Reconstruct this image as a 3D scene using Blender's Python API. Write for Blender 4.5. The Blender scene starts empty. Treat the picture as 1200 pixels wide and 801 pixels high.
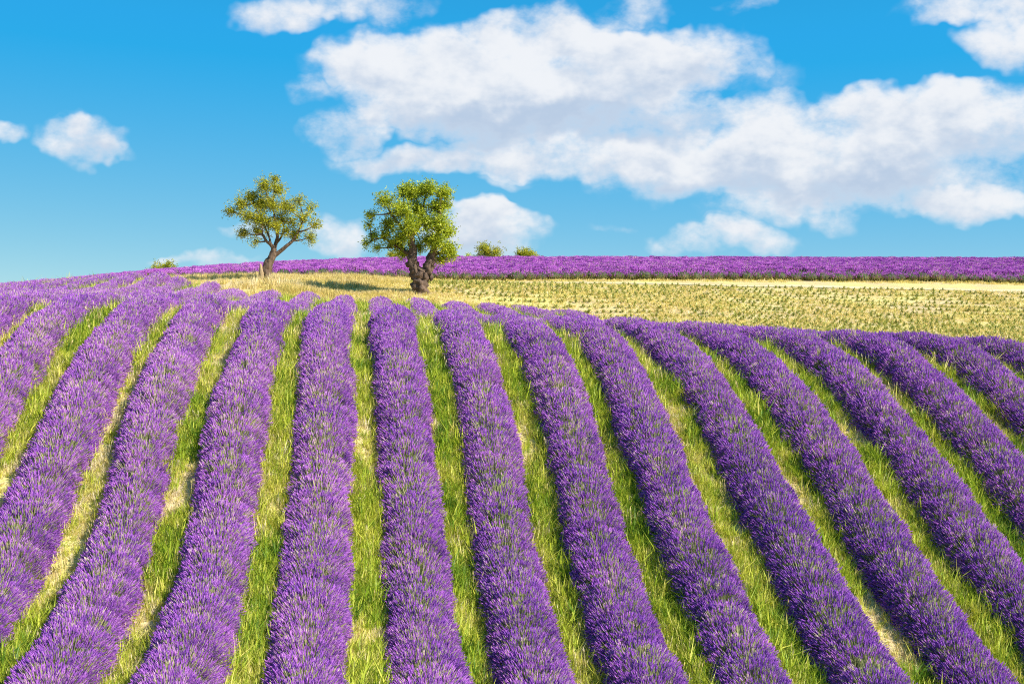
import bpy, bmesh, math, random
import numpy as np
from mathutils import Vector, Matrix
from mathutils import noise as mnoise

R = math.radians
random.seed(7)
rng = np.random.default_rng(11)
sc = bpy.context.scene
C = sc.collection

# ------------------------------------------------------------------ camera
F = 1667.0            # focal length in photo pixels (photo 1200 x 801) = 50 mm
U0, VH = 423.0, 336.0  # where the row direction and eye level fall in the photo
YAW = math.atan((600 - U0) / F)
PITCH = math.atan((VH - 400.5) / F)      # negative = looking down
cam_d = bpy.data.cameras.new('camera')
cam = bpy.data.objects.new('camera', cam_d)
C.objects.link(cam)
cam_d.sensor_width = 36.0
cam_d.lens = F / 1200 * 36
cam_d.clip_start = 0.1
cam_d.clip_end = 30000
cam.location = (0, 0, 0)
sc.cycles.filter_width = 1.1
sc.cycles.use_denoising = False
sc.cycles.max_bounces = 5
sc.cycles.diffuse_bounces = 3
sc.cycles.glossy_bounces = 1
sc.cycles.transmission_bounces = 3
cam.rotation_euler = (math.pi / 2 + PITCH, 0, -YAW)
sc.camera = cam

# ------------------------------------------------------------------ sun, sky, exposure
SUN = Vector((0.75, -0.42, 0.74)).normalized()      # towards the sun: right, a little behind the viewer
SUN_EL = math.asin(SUN.z)
SUN_AZ = math.atan2(SUN.x, SUN.y)                   # clockwise from +Y
sun_d = bpy.data.lights.new('sun', 'SUN')
sun_d.energy = 5.0
sun_d.angle = R(0.53)
sun_d.color = (1.0, 0.95, 0.86)
sun = bpy.data.objects.new('sun', sun_d)
C.objects.link(sun)
sun.rotation_euler = SUN.to_track_quat('Z', 'Y').to_euler()
sun.location = (30, -20, 40)

sc.view_settings.view_transform = 'Standard'
sc.view_settings.look = 'None'
sc.view_settings.gamma = 1.0
sc.view_settings.exposure = 0.75
sc.view_settings.use_curve_mapping = False


class NT:
    """small helper for node trees"""
    def __init__(self, tree):
        self.t = tree

    def n(self, kind, **kw):
        nd = self.t.nodes.new(kind)
        for k, v in kw.items():
            setattr(nd, k, v)
        return nd

    def link(self, a, b):
        self.t.links.new(a, b)

    def put(self, sock, v):
        if isinstance(v, bpy.types.NodeSocket):
            self.link(v, sock)
        else:
            sock.default_value = v

    def math(self, op, a, b=None, c=None, clamp=False):
        nd = self.n('ShaderNodeMath', operation=op, use_clamp=clamp)
        self.put(nd.inputs[0], a)
        if b is not None:
            self.put(nd.inputs[1], b)
        if c is not None:
            self.put(nd.inputs[2], c)
        return nd.outputs[0]

    def vmath(self, op, a, b=None):
        nd = self.n('ShaderNodeVectorMath', operation=op)
        self.put(nd.inputs[0], a)
        if b is not None:
            self.put(nd.inputs[1], b)
        return nd.outputs[0]

    def mix(self, fac, a, b, mode='MIX'):
        nd = self.n('ShaderNodeMix', data_type='RGBA', blend_type=mode)
        self.put(nd.inputs[0], fac)
        self.put(nd.inputs[6], a)
        self.put(nd.inputs[7], b)
        return nd.outputs[2]

    def smooth(self, x, lo, hi):
        nd = self.n('ShaderNodeMapRange', interpolation_type='SMOOTHSTEP')
        self.put(nd.inputs[0], x)
        nd.inputs[1].default_value = lo
        nd.inputs[2].default_value = hi
        return nd.outputs[0]

    def noise(self, vec, scale, detail=4, rough=0.55, dist=0.0):
        nd = self.n('ShaderNodeTexNoise')
        if vec is not None:
            self.link(vec, nd.inputs['Vector'])
        nd.inputs['Scale'].default_value = scale
        nd.inputs['Detail'].default_value = detail
        nd.inputs['Roughness'].default_value = rough
        nd.inputs['Distortion'].default_value = dist
        return nd.outputs[0]

    def ramp(self, fac, stops, interp='LINEAR'):
        nd = self.n('ShaderNodeValToRGB')
        nd.color_ramp.interpolation = interp
        e = nd.color_ramp.elements
        while len(e) < len(stops):
            e.new(0.5)
        for i, (p, c) in enumerate(stops):
            e[i].position = p
            e[i].color = (*c, 1)
        self.put(nd.inputs[0], fac)
        return nd.outputs[0]


# clouds of the sky: (u, v, half width, half height, weight) as angles from the row direction and eye level
CLOUDS = [
    (610, 85, 235, 48, 1.1), (470, 68, 100, 34, .9), (640, 35, 75, 30, .9), (700, 45, 60, 24, .6), (790, 65, 95, 36, .9), (570, 125, 150, 42, 1.0), (720, 130, 130, 42, 1.0),
    (395, 152, 46, 24, .7), (450, 128, 30, 16, .5), (470, 186, 80, 20, .6), (640, 185, 200, 26, .8), (800, 195, 140, 38, .95), (905, 150, 70, 42, .9), (960, 195, 130, 46, .95),
    (1060, 130, 95, 34, .95), (1170, 140, 100, 44, 1.0), (1070, 205, 140, 42, .75), (930, 245, 110, 20, .55), (1135, 240, 68, 20, .75),
    (95, 162, 60, 28, .85), (85, 142, 34, 18, .6), (150, 172, 30, 10, .3), (0, 156, 20, 12, .6),
    (850, 282, 80, 18, .8), (850, 268, 40, 12, .5), (560, 272, 76, 32, .95), (560, 248, 40, 18, .5), (400, 278, 42, 28, .75), (240, 303, 66, 11, .6), (285, 268, 36, 10, .35),
    (325, 20, 52, 24, .65), (430, 10, 80, 20, .6), (750, 12, 50, 14, .5), (880, 6, 42, 10, .45), (1140, 10, 90, 20, .75), (1180, 48, 56, 28, .65),
    (590, 216, 40, 9, .3), (720, 268, 32, 8, .35), (365, 108, 40, 12, .4), (900, 88, 40, 24, .28), (1000, 118, 44, 18, .4),
]
# thick grey bases of the same clouds
BASES = [(590, 152, 190, 30, .95), (740, 148, 100, 24, .7), (500, 182, 90, 16, .4), (1000, 222, 150, 26, .55), (1120, 180, 120, 22, .5), (560, 290, 80, 16, .35), (95, 182, 60, 12, .4), (800, 228, 150, 16, .4)]


def ray(u, v):
    """world direction of the photo's pixel"""
    x, y, z = (u - 600) / F, 1.0, (400.5 - v) / F
    cp, sp = math.cos(PITCH), math.sin(PITCH)
    y, z = y * cp - z * sp, y * sp + z * cp
    cy, sy = math.cos(YAW), math.sin(YAW)
    return np.array([x * cy + y * sy, -x * sy + y * cy, z])


def make_world():
    w = bpy.data.worlds.new('World')
    sc.world = w
    w.use_nodes = True
    t = w.node_tree
    t.nodes.clear()
    k = NT(t)
    out = k.n('ShaderNodeOutputWorld')
    bg = k.n('ShaderNodeBackground')
    bg.inputs[1].default_value = 0.0785
    sky = k.n('ShaderNodeTexSky', sky_type='NISHITA')
    sky.sun_disc = False
    sky.sun_elevation = SUN_EL
    sky.sun_rotation = SUN_AZ
    sky.altitude = 600
    sky.air_density = 1.0
    sky.dust_density = 0.15
    sky.ozone_density = 1.5
    co = k.n('ShaderNodeTexCoord')
    vec = co.outputs['Generated']
    # clear mountain air: the deep blue reaches low towards the skyline
    k.link(k.vmath('NORMALIZE', k.vmath('ADD', k.vmath('MULTIPLY', vec, (1, 1, 1.6)), (0, 0, .10))), sky.inputs['Vector'])
    sx = k.n('ShaderNodeSeparateColor')
    k.link(sky.outputs[0], sx.inputs[0])
    cx = k.n('ShaderNodeCombineColor')
    k.link(k.math('MAXIMUM', k.math('MULTIPLY_ADD', sx.outputs[0], 1.03, -1.28), .2), cx.inputs[0])
    k.link(k.math('MINIMUM', k.math('MULTIPLY', sx.outputs[1], 1.37), k.math('MULTIPLY_ADD', sx.outputs[1], .65, 1.55)), cx.inputs[1])
    k.link(k.math('MINIMUM', k.math('MULTIPLY', sx.outputs[2], 1.65), 6.2), cx.inputs[2])
    # --- clouds: lobes given by direction, broken up by noise, grey towards each lobe's base
    d = vec
    sp = k.n('ShaderNodeSeparateXYZ')
    k.link(d, sp.inputs[0])
    az = k.math('ARCTAN2', sp.outputs[0], sp.outputs[1])
    el = k.math('ARCSINE', sp.outputs[2])
    az = k.math('WRAP', az, R(60) - R(24.6), R(-24.6))        # the same weather all around
    wn = k.n('ShaderNodeTexNoise')
    wn.inputs['Scale'].default_value = 24
    wn.inputs['Detail'].default_value = 3
    wn.inputs['Roughness'].default_value = .6
    k.link(d, wn.inputs['Vector'])
    ws = k.n('ShaderNodeSeparateColor')
    k.link(wn.outputs['Color'], ws.inputs[0])
    cv = k.n('ShaderNodeCombineXYZ')
    k.link(k.math('MULTIPLY_ADD', k.math('SUBTRACT', ws.outputs[0], .5), .060, az), cv.inputs[0])
    k.link(k.math('MULTIPLY_ADD', k.math('SUBTRACT', ws.outputs[1], .5), .040, el), cv.inputs[1])
    acc, low, thick = 0.0, 0.0, 0.0
    for ci, (u, v, rx, ry, wt) in enumerate(CLOUDS + BASES):
        r = ray(u, v)
        a0 = math.atan2(r[0], r[1])
        e0 = math.asin(r[2] / np.linalg.norm(r))
        sx_, sy_ = F / (rx * 1.13), F / (ry * 1.15)
        nd = k.n('ShaderNodeVectorMath', operation='MULTIPLY_ADD')
        k.link(cv.outputs[0], nd.inputs[0])
        nd.inputs[1].default_value = (sx_, sy_, 0)
        nd.inputs[2].default_value = (-a0 * sx_, -e0 * sy_, 0)
        dt = k.n('ShaderNodeVectorMath', operation='DOT_PRODUCT')
        k.link(nd.outputs[0], dt.inputs[0]); k.link(nd.outputs[0], dt.inputs[1])
        b = k.math('MULTIPLY_ADD', dt.outputs['Value'], -wt, wt, clamp=True)
        if ci >= len(CLOUDS):
            thick = k.math('ADD', b, thick)
            continue
        ys = k.n('ShaderNodeSeparateXYZ')
        k.link(nd.outputs[0], ys.inputs[0])
        acc = k.math('ADD', b, acc)
        low = k.math('MULTIPLY_ADD', b, ys.outputs[1], low)
    body = k.math('MULTIPLY', k.math('SUBTRACT', 1.0, k.math('EXPONENT', k.math('MULTIPLY', acc, -1.1))), 1.35)
    # scattered cloud over the rest of the dome, above the frame
    high = k.math('MULTIPLY', k.smooth(el, 0.21, 0.5), k.smooth(k.noise(d, 3.2, 3, .5), .5, .72))
    body = k.math('MAXIMUM', body, high)
    st = k.vmath('MULTIPLY', d, (1, 1, 1.5))
    n1 = k.noise(st, 15, 7, .6)
    n1b = k.noise(k.vmath('ADD', st, (.010, 0, .022)), 15, 4, .6)
    n2 = k.noise(st, 70, 3, .62)
    tex = k.math('MULTIPLY_ADD', k.math('SUBTRACT', n2, .5), .6, k.math('MULTIPLY', k.math('SUBTRACT', n1, .5), 1.7))
    dens = k.math('ADD', body, k.math('MULTIPLY', tex, k.smooth(body, 0.0, .5)))
    a = k.smooth(dens, 0.06, .98)
    under = k.math('DIVIDE', low, k.math('ADD', acc, .25))           # + near a lobe's top, - near its base
    grad = k.math('SUBTRACT', n1b, n1)
    sh = k.math('ADD', k.math('MULTIPLY', under, -.85), k.math('ADD', k.math('MULTIPLY', grad, 2.6), k.math('MULTIPLY', k.math('SUBTRACT', n2, .5), -.5)))
    shade = k.math('MULTIPLY', k.smooth(k.math('MULTIPLY_ADD', thick, .75, sh), -.40, .75), k.smooth(dens, .15, 1.1))
    ccol = k.mix(shade, CLOUD_LIT, CLOUD_SHADE)
    a2 = k.math('MULTIPLY', a, .95)
    k.link(k.mix(a2, cx.outputs[0], ccol), bg.inputs[0])
    k.link(bg.outputs[0], out.inputs[0])
    w.cycles.sampling_method = 'MANUAL'
    w.cycles.sample_map_resolution = 256


CLOUD_LIT = (6.9, 7.0, 7.2, 1)
CLOUD_SHADE = (3.9, 4.7, 5.9, 1)
make_world()

# ------------------------------------------------------------------ the lie of the land
W = 1.8          # row spacing
C0 = 0.53        # offset of row 0 from the viewer, in spacings


def row_x(k):
    return W * (k + C0)


def pt_at(u, v, D):
    r = ray(u, v)
    return r * (D / r[1])


CP = []
HT = 0.55        # mean height of the flower canopy seen in the row's middle
TR = {
    800: {-3: 50, -2: 194, 1: 633, 2: 770, 3: 901, 4: 1036, 5: 1165},
    640: {-3: 132, -2: 247.5, 1: 593.5, 2: 708, 3: 826, 4: 938, 5: 1046, 6: 1159},
    480: {-4: 78, -3: 178.5, -2: 276.5, 1: 568, 2: 660.5, 3: 760, 4: 851.5, 5: 940, 6: 1035, 7: 1126},
    400: {-4: 120, -3: 213, -2: 297.5, 1: 552, 2: 637, 3: 715, 4: 790, 5: 865, 6: 946, 7: 1030, 8: 1115},
}
for v, dd in TR.items():
    for k, u in dd.items():
        r = ray(u, v)
        s = row_x(k) / r[0]
        p = r * s
        CP.append((p[0], p[1], p[2] - HT, 0.02))
# the brow of the slope, rows' canopy against what lies behind
for k, v in {-5: 341, -4: 343, -3: 346, -2: 350, -1: 352, 0: 354, 1: 361, 2: 366, 3: 368, 4: 371, 5: 375, 6: 379, 7: 384, 8: 387, 9: 393}.items():
    D = 41.0
    p = pt_at(U0 + F * row_x(k) / D, v, D)
    CP.append((p[0], p[1], p[2] - .78, 0.02))
for k, v in {-8: 341, -6: 342, -5: 343, -4: 345, -3: 348, -2: 352, -1: 354, 0: 356, 1: 362, 2: 367, 3: 369, 4: 371, 5: 375, 7: 384}.items():
    D = 47.0
    p = pt_at(U0 + F * row_x(k) / D, v, D)
    CP.append((p[0], p[1], p[2] - .78, 0.02))
# row ends beyond it
for k, v in {-11: 340, -8: 337, -6: 335.5, -4: 338, -2: 342, 0: 347, 2: 351, 4: 357, 5: 361}.items():
    D = 74.0
    p = pt_at(U0 + F * row_x(k) / D, v, D)
    CP.append((p[0], p[1], p[2] - .66, 0.02))
    D = 69.0
    p = pt_at(U0 + F * row_x(k) / D, v + 2.5, D)
    CP.append((p[0], p[1], p[2] - .66, 0.02))
for k, v in {-6: 344, -3: 350, 0: 357, 3: 368, 5: 377}.items():     # the shallow dip between
    D = 57.0
    p = pt_at(U0 + F * row_x(k) / D, v, D)
    CP.append((p[0], p[1], p[2] - .78, 0.02))
# trees, stubble, track, far field (ground itself)
for u, v, D in [(492, 343, 79), (312, 327, 84), (420, 338, 82), (700, 352, 79), (900, 366, 79), (1150, 376, 79), (1150, 398, 64), (900, 388, 64),
                (1300, 400, 64), (1300, 380, 79),
                (560, 331, 93), (800, 332, 93), (1000, 334, 93), (1200, 337, 93),
                (250, 327, 94), (150, 332, 94), (50, 342, 94), (0, 347, 94), (-150, 356, 94),
                (1300, 318, 118), (1200, 317, 118), (1000, 316, 118), (800, 316, 118), (600, 316, 118), (500, 316, 118), (400, 317.5, 118), (300, 321, 118), (200, 327, 118),
                (100, 335.5, 118), (0, 346, 118), (-120, 353, 118),
                (1300, 312, 135), (1200, 311, 135), (1000, 310.5, 135), (800, 310, 135), (600, 310, 135), (500, 310.5, 135), (400, 313, 135), (300, 318, 135), (200, 324.5, 135),
                (100, 334, 135), (0, 344.5, 135), (-120, 352, 135),
                (1200, 317, 152), (800, 317, 152), (500, 318, 152), (300, 326, 152), (100, 341, 152), (0, 350, 152)]:
    p = pt_at(u, v, D)
    CP.append((p[0], p[1], p[2], 0.02))
# out of view: the ground falls away on every side
for x, y, z in [(-6, 12, -7.6), (6, 12, -7.8), (0, 0, -8.2), (-14, 18, -6.2), (18, 16, -8.0), (30, 38, -3.6), (45, 60, -4.2), (-30, 42, -.5), (-40, 60, -1.0),
                (-55, 100, -1.6), (80, 110, 0.5), (80, 140, 2.0), (-60, 150, -2.0), (60, 185, 0.5), (0, 185, .5), (-60, 200, -5)]:
    CP.append((x, y, z, 0.02))
CP = np.array(CP)


def tps_kernel(r2):
    return 0.5 * r2 * np.log(np.maximum(r2, 1e-12))


_s = 40.0
_P = CP[:, :2] / _s
_d2 = ((_P[:, None, :] - _P[None, :, :]) ** 2).sum(-1)
_n = len(CP)
_A = np.zeros((_n + 3, _n + 3))
_A[:_n, :_n] = tps_kernel(_d2) + np.eye(_n) * 0.0015
_A[:_n, _n] = 1
_A[:_n, _n + 1:] = _P
_A[_n:, :_n] = _A[:_n, _n:].T
_sol = np.linalg.solve(_A, np.concatenate([CP[:, 2], [0, 0, 0]]))


def height(x, y):
    x = np.asarray(x, float); y = np.asarray(y, float)
    shp = x.shape
    x = x.ravel(); y = y.ravel()
    cx = np.clip(x, -60, 85); cy = np.clip(y, -4, 190)
    out = np.empty(len(x))
    for i in range(0, len(x), 20000):
        p = np.stack([cx[i:i + 20000], cy[i:i + 20000]], 1) / _s
        d2 = ((p[:, None, :] - _P[None]) ** 2).sum(-1)
        out[i:i + 20000] = tps_kernel(d2) @ _sol[:_n] + _sol[_n] + p @ _sol[_n + 1:]
    far = np.hypot(x - cx, y - cy)
    t = np.clip(far / 250, 0, 1); t = t * t * (3 - 2 * t)
    return (out * (1 - t) + (-14.0) * t).reshape(shp)


def vnoise(x, y, seed=0):
    """value noise, 0..1"""
    x = np.asarray(x, float); y = np.asarray(y, float)
    xi = np.floor(x).astype(np.int64); yi = np.floor(y).astype(np.int64)
    fx = x - xi; fy = y - yi
    fx = fx * fx * (3 - 2 * fx); fy = fy * fy * (3 - 2 * fy)

    def h(a, b):
        n = (a * 374761393 + b * 668265263 + seed * 974634777) & 0xffffffff
        n = ((n ^ (n >> 13)) * 1274126177) & 0xffffffff
        return ((n ^ (n >> 16)) & 0xffff) / 65535.0
    return (h(xi, yi) * (1 - fx) + h(xi + 1, yi) * fx) * (1 - fy) + (h(xi, yi + 1) * (1 - fx) + h(xi + 1, yi + 1) * fx) * fy


def fbm(x, y, seed=0, o=3):
    s = 0; a = 1; t = 0
    for i in range(o):
        s = s + a * vnoise(np.asarray(x) * 2 ** i + 17 * i, np.asarray(y) * 2 ** i - 9 * i, seed + i); t += a; a *= .5
    return s / t


def project(P):
    """photo pixel of world points"""
    cy, sy = math.cos(YAW), math.sin(YAW)
    x = P[:, 0] * cy - P[:, 1] * sy
    y = P[:, 0] * sy + P[:, 1] * cy
    z = P[:, 2]
    cp, sp = math.cos(PITCH), math.sin(PITCH)
    y, z = y * cp + z * sp, -y * sp + z * cp
    y2 = np.maximum(y, .01)
    return 600 + F * x / y2, 400.5 - F * z / y2, y


# ------------------------------------------------------------------ materials
def new_mat(name):
    m = bpy.data.materials.new(name)
    m.use_nodes = True
    t = m.node_tree
    bsdf = t.nodes['Principled BSDF']
    return m, NT(t), bsdf


def plant_mat(name, stops, attr='tint', rough=.6, transl=0.25, spec=.25, rand=.25, sat_rand=True):
    """leaf or petal: colour by the tuft's own attribute, a little light passing through"""
    m, k, b = new_mat(name)
    at = k.n('ShaderNodeAttribute', attribute_type='INSTANCER' if attr == 'tint' else 'GEOMETRY', attribute_name=attr)
    oi = k.n('ShaderNodeObjectInfo')
    geo = k.n('ShaderNodeNewGeometry')
    r = k.math('SUBTRACT', geo.outputs['Random Per Island'], .5)
    fac = k.math('MULTIPLY_ADD', r, rand, at.outputs['Fac'])
    col = k.ramp(fac, stops)
    hv = k.n('ShaderNodeHueSaturation')
    k.link(col, hv.inputs['Color'])
    k.link(k.math('MULTIPLY_ADD', r, .5, 1.0), hv.inputs['Value'])
    k.link(hv.outputs[0], b.inputs['Base Color'])
    b.inputs['Roughness'].default_value = rough
    b.inputs['Specular IOR Level'].default_value = spec
    if transl:
        tr = k.n('ShaderNodeBsdfTranslucent')
        k.link(hv.outputs[0], tr.inputs[0])
        mx = k.n('ShaderNodeMixShader')
        mx.inputs[0].default_value = transl
        k.link(b.outputs[0], mx.inputs[1]); k.link(tr.outputs[0], mx.inputs[2])
        k.link(mx.outputs[0], k.t.nodes['Material Output'].inputs[0])
    return m


M_flower = plant_mat('lavender_flower', [(0.0, (.19, .06, .40)), (.3, (.35, .118, .57)), (.55, (.50, .165, .63)), (.75, (.61, .25, .67)), (.9, (.66, .41, .66)), (1.0, (.68, .56, .46))],
                     rough=.7, transl=.32, spec=.1, rand=.4)
M_flower_far = plant_mat('lavender_flower_pinkish', [(0.0, (.27, .06, .40)), (.35, (.44, .11, .54)), (.65, (.54, .145, .58)), (.9, (.62, .26, .62)), (1.0, (.68, .45, .5))],
                         rough=.7, transl=.22, spec=.1, rand=.4)
M_stem = plant_mat('lavender_stem', [(0.0, (.17, .21, .075)), (.45, (.36, .37, .15)), (1.0, (.54, .47, .25))], rough=.6, transl=0.15, rand=.6)
M_grass = plant_mat('grass_blade', [(0.0, (.04, .11, .012)), (.28, (.15, .27, .018)), (.5, (.38, .46, .03)), (.68, (.58, .56, .07)), (.84, (.66, .54, .22)), (1.0, (.74, .62, .42))],
                    rough=.5, transl=.3, rand=.22)
M_straw = plant_mat('dry_grass_blade', [(0.0, (.44, .40, .08)), (.4, (.64, .51, .14)), (.8, (.72, .56, .24)), (1.0, (.76, .63, .38))], rough=.55, transl=.25, rand=.4)
M_young = plant_mat('young_lavender_leaf', [(0.0, (.13, .15, .045)), (.5, (.22, .23, .07)), (1.0, (.34, .32, .12))], rough=.6, transl=.15, rand=.5)
M_leafA = plant_mat('almond_leaf_yellowing', [(0.0, (.19, .23, .02)), (.5, (.42, .43, .03)), (1.0, (.62, .52, .04))], attr='leaf_tint', rough=.45, transl=.4, rand=.5)
M_leafB = plant_mat('almond_leaf_green', [(0.0, (.15, .22, .02)), (.5, (.40, .48, .03)), (1.0, (.66, .64, .05))], attr='leaf_tint', rough=.45, transl=.4, rand=.5)


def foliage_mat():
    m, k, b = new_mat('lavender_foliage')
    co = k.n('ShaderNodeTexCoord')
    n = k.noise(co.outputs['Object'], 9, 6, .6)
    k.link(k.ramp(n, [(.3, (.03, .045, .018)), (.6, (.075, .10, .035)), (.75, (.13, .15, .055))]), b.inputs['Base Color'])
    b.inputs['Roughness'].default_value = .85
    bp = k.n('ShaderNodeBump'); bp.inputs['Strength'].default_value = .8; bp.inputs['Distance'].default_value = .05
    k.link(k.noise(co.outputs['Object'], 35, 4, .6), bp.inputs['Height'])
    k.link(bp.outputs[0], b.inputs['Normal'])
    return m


M_fol = foliage_mat()


def bark_mat(name, lo, hi, scale=7):
    m, k, b = new_mat(name)
    co = k.n('ShaderNodeTexCoord')
    st = k.vmath('MULTIPLY', co.outputs['Object'], (1, 1, .3))
    n = k.noise(st, scale, 7, .65, .6)
    k.link(k.ramp(n, [(.3, lo), (.7, hi)]), b.inputs['Base Color'])
    b.inputs['Roughness'].default_value = .9
    bp = k.n('ShaderNodeBump'); bp.inputs['Strength'].default_value = .9; bp.inputs['Distance'].default_value = .06
    k.link(k.noise(st, scale * 1.7, 6, .65, .8), bp.inputs['Height'])
    k.link(bp.outputs[0], b.inputs['Normal'])
    return m


M_barkA = bark_mat('almond_bark', (.06, .036, .022), (.21, .135, .085))
M_barkB = bark_mat('old_almond_bark', (.03, .019, .014), (.20, .125, .08), 5)
M_wood = bark_mat('bare_split_wood', (.32, .22, .12), (.50, .36, .20), 9)


def ground_mat():
    m, k, b = new_mat('pale_stony_soil')
    co = k.n('ShaderNodeTexCoord')
    P = co.outputs['Object']
    big = k.noise(P, .25, 5, .6)
    fine = k.noise(P, 6, 8, .65)
    vo = k.n('ShaderNodeTexVoronoi'); vo.inputs['Scale'].default_value = 11
    k.link(P, vo.inputs['Vector'])
    soil = k.ramp(fine, [(.25, (.36, .25, .12)), (.5, (.56, .43, .22)), (.75, (.68, .55, .31))])
    soil = k.mix(k.smooth(big, .38, .68), soil, (.60, .53, .18, 1))
    soil = k.mix(k.math('MULTIPLY', k.smooth(vo.outputs['Distance'], .28, .12), .45), soil, (.66, .56, .40, 1))
    k.link(soil, b.inputs['Base Color'])
    b.inputs['Roughness'].default_value = .95
    b.inputs['Specular IOR Level'].default_value = .1
    bp = k.n('ShaderNodeBump'); bp.inputs['Strength'].default_value = .6; bp.inputs['Distance'].default_value = .05
    k.link(k.math('ADD', fine, vo.outputs['Distance']), bp.inputs['Height'])
    k.link(bp.outputs[0], b.inputs['Normal'])
    return m


M_ground = ground_mat()


def track_mat():
    m, k, b = new_mat('white_gravel_track')
    co = k.n('ShaderNodeTexCoord')
    n = k.noise(co.outputs['Object'], 3, 7, .65)
    k.link(k.ramp(n, [(.3, (.52, .41, .20)), (.6, (.62, .51, .30))]), b.inputs['Base Color'])
    b.inputs['Roughness'].default_value = .95
    return m


M_track = track_mat()


# ------------------------------------------------------------------ mesh and scene helpers
def mesh_obj(name, verts, faces, mat, parent=None, smooth=False, kind=None):
    me = bpy.data.meshes.new(name)
    me.from_pydata([tuple(v) for v in verts], [], faces)
    for mm in (mat if isinstance(mat, (list, tuple)) else [mat]):
        me.materials.append(mm)
    if smooth:
        me.polygons.foreach_set('use_smooth', [True] * len(me.polygons))
    me.update()
    o = bpy.data.objects.new(name, me)
    C.objects.link(o)
    if parent is not None:
        o.parent = parent
    if kind:
        o['kind'] = kind
    return o


def tag(o, label, cat, group=None, kind=None):
    o['label'] = label
    o['category'] = cat
    if group:
        o['group'] = group
    if kind:
        o['kind'] = kind
    return o


def empty(name, loc=(0, 0, 0)):
    o = bpy.data.objects.new(name, None)
    o.location = loc
    o.empty_display_size = .3
    C.objects.link(o)
    return o


class MB:
    """collects faces with material indices"""
    def __init__(self):
        self.v = []; self.f = []; self.m = []; self.a = []

    def add(self, verts, faces, mi=0):
        o = len(self.v)
        self.v.extend(verts)
        self.f.extend([tuple(i + o for i in f) for f in faces])
        self.m.extend([mi] * len(faces))

    def mesh(self, name, mats, smooth=False):
        me = bpy.data.meshes.new(name)
        me.from_pydata([tuple(v) for v in self.v], [], self.f)
        for mm in mats:
            me.materials.append(mm)
        me.polygons.foreach_set('material_index', self.m)
        if smooth:
            me.polygons.foreach_set('use_smooth', [True] * len(me.polygons))
        me.update()
        return me


def source_set(name, meshes):
    col = bpy.data.collections.new(name)
    for i, me in enumerate(meshes):
        col.objects.link(bpy.data.objects.new('%s_%02d' % (name, i), me))
    return col


_GN = {}


def scatter_group(col):
    if col.name in _GN:
        return _GN[col.name]
    g = bpy.data.node_groups.new('scatter_' + col.name, 'GeometryNodeTree')
    g.interface.new_socket('Geometry', in_out='INPUT', socket_type='NodeSocketGeometry')
    g.interface.new_socket('Geometry', in_out='OUTPUT', socket_type='NodeSocketGeometry')
    n = g.nodes
    gi, go = n.new('NodeGroupInput'), n.new('NodeGroupOutput')
    ci = n.new('GeometryNodeCollectionInfo')
    ci.inputs['Collection'].default_value = col
    ci.inputs['Separate Children'].default_value = True
    ci.inputs['Reset Children'].default_value = True
    ip = n.new('GeometryNodeInstanceOnPoints')
    ip.inputs['Pick Instance'].default_value = True

    def attr(nm, ty):
        a = n.new('GeometryNodeInputNamedAttribute')
        a.data_type = ty
        a.inputs['Name'].default_value = nm
        return a.outputs['Attribute']
    L = g.links.new
    L(gi.outputs[0], ip.inputs['Points'])
    L(ci.outputs[0], ip.inputs['Instance'])
    L(attr('variant', 'INT'), ip.inputs['Instance Index'])
    L(attr('turn', 'FLOAT_VECTOR'), ip.inputs['Rotation'])
    L(attr('size', 'FLOAT'), ip.inputs['Scale'])
    L(ip.outputs[0], go.inputs[0])
    _GN[col.name] = g
    return g


def scatter(name, P, turn, size, tint, nvar, col, parent=None, var=None):
    """one object of uncountable tufts standing at the points P"""
    me = bpy.data.meshes.new(name)
    n = len(P)
    me.vertices.add(n)
    me.vertices.foreach_set('co', np.asarray(P, np.float32).ravel())
    a = me.attributes.new('turn', 'FLOAT_VECTOR', 'POINT'); a.data.foreach_set('vector', np.asarray(turn, np.float32).ravel())
    a = me.attributes.new('size', 'FLOAT', 'POINT'); a.data.foreach_set('value', np.asarray(size, np.float32))
    a = me.attributes.new('tint', 'FLOAT', 'POINT'); a.data.foreach_set('value', np.asarray(tint, np.float32))
    a = me.attributes.new('variant', 'INT', 'POINT'); a.data.foreach_set('value', (rng.integers(0, nvar, n) if var is None else var).astype(np.int32))
    me.update()
    o = bpy.data.objects.new(name, me)
    C.objects.link(o)
    md = o.modifiers.new('scatter', 'NODES')
    md.node_group = scatter_group(col)
    o['kind'] = 'stuff'
    if parent is not None:
        o.parent = parent
    return o


# ------------------------------------------------------------------ ground sheet
def axis(lo, hi, step, reach, growth=1.25):
    a = list(np.arange(lo, hi + step / 2, step))
    s = step
    while a[-1] < reach[1]:
        s *= growth; a.append(a[-1] + s)
    s = step
    while a[0] > reach[0]:
        s *= growth; a.insert(0, a[0] - s)
    return np.array(a)


def grid_sheet(name, xs, ys, zf, mat, **kw):
    X, Y = np.meshgrid(xs, ys)
    Z = zf(X, Y)
    nx, ny = len(xs), len(ys)
    V = np.stack([X.ravel(), Y.ravel(), Z.ravel()], 1)
    idx = np.arange(nx * ny).reshape(ny, nx)
    q = np.stack([idx[:-1, :-1], idx[:-1, 1:], idx[1:, 1:], idx[1:, :-1]], -1).reshape(-1, 4)
    return mesh_obj(name, V.tolist(), q.tolist(), mat, smooth=True, **kw)


ground = grid_sheet('ground', axis(-40, 70, .8, (-7000, 7000)), axis(4, 150, .8, (-2000, 12000)), height, M_ground, kind='structure')

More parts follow.
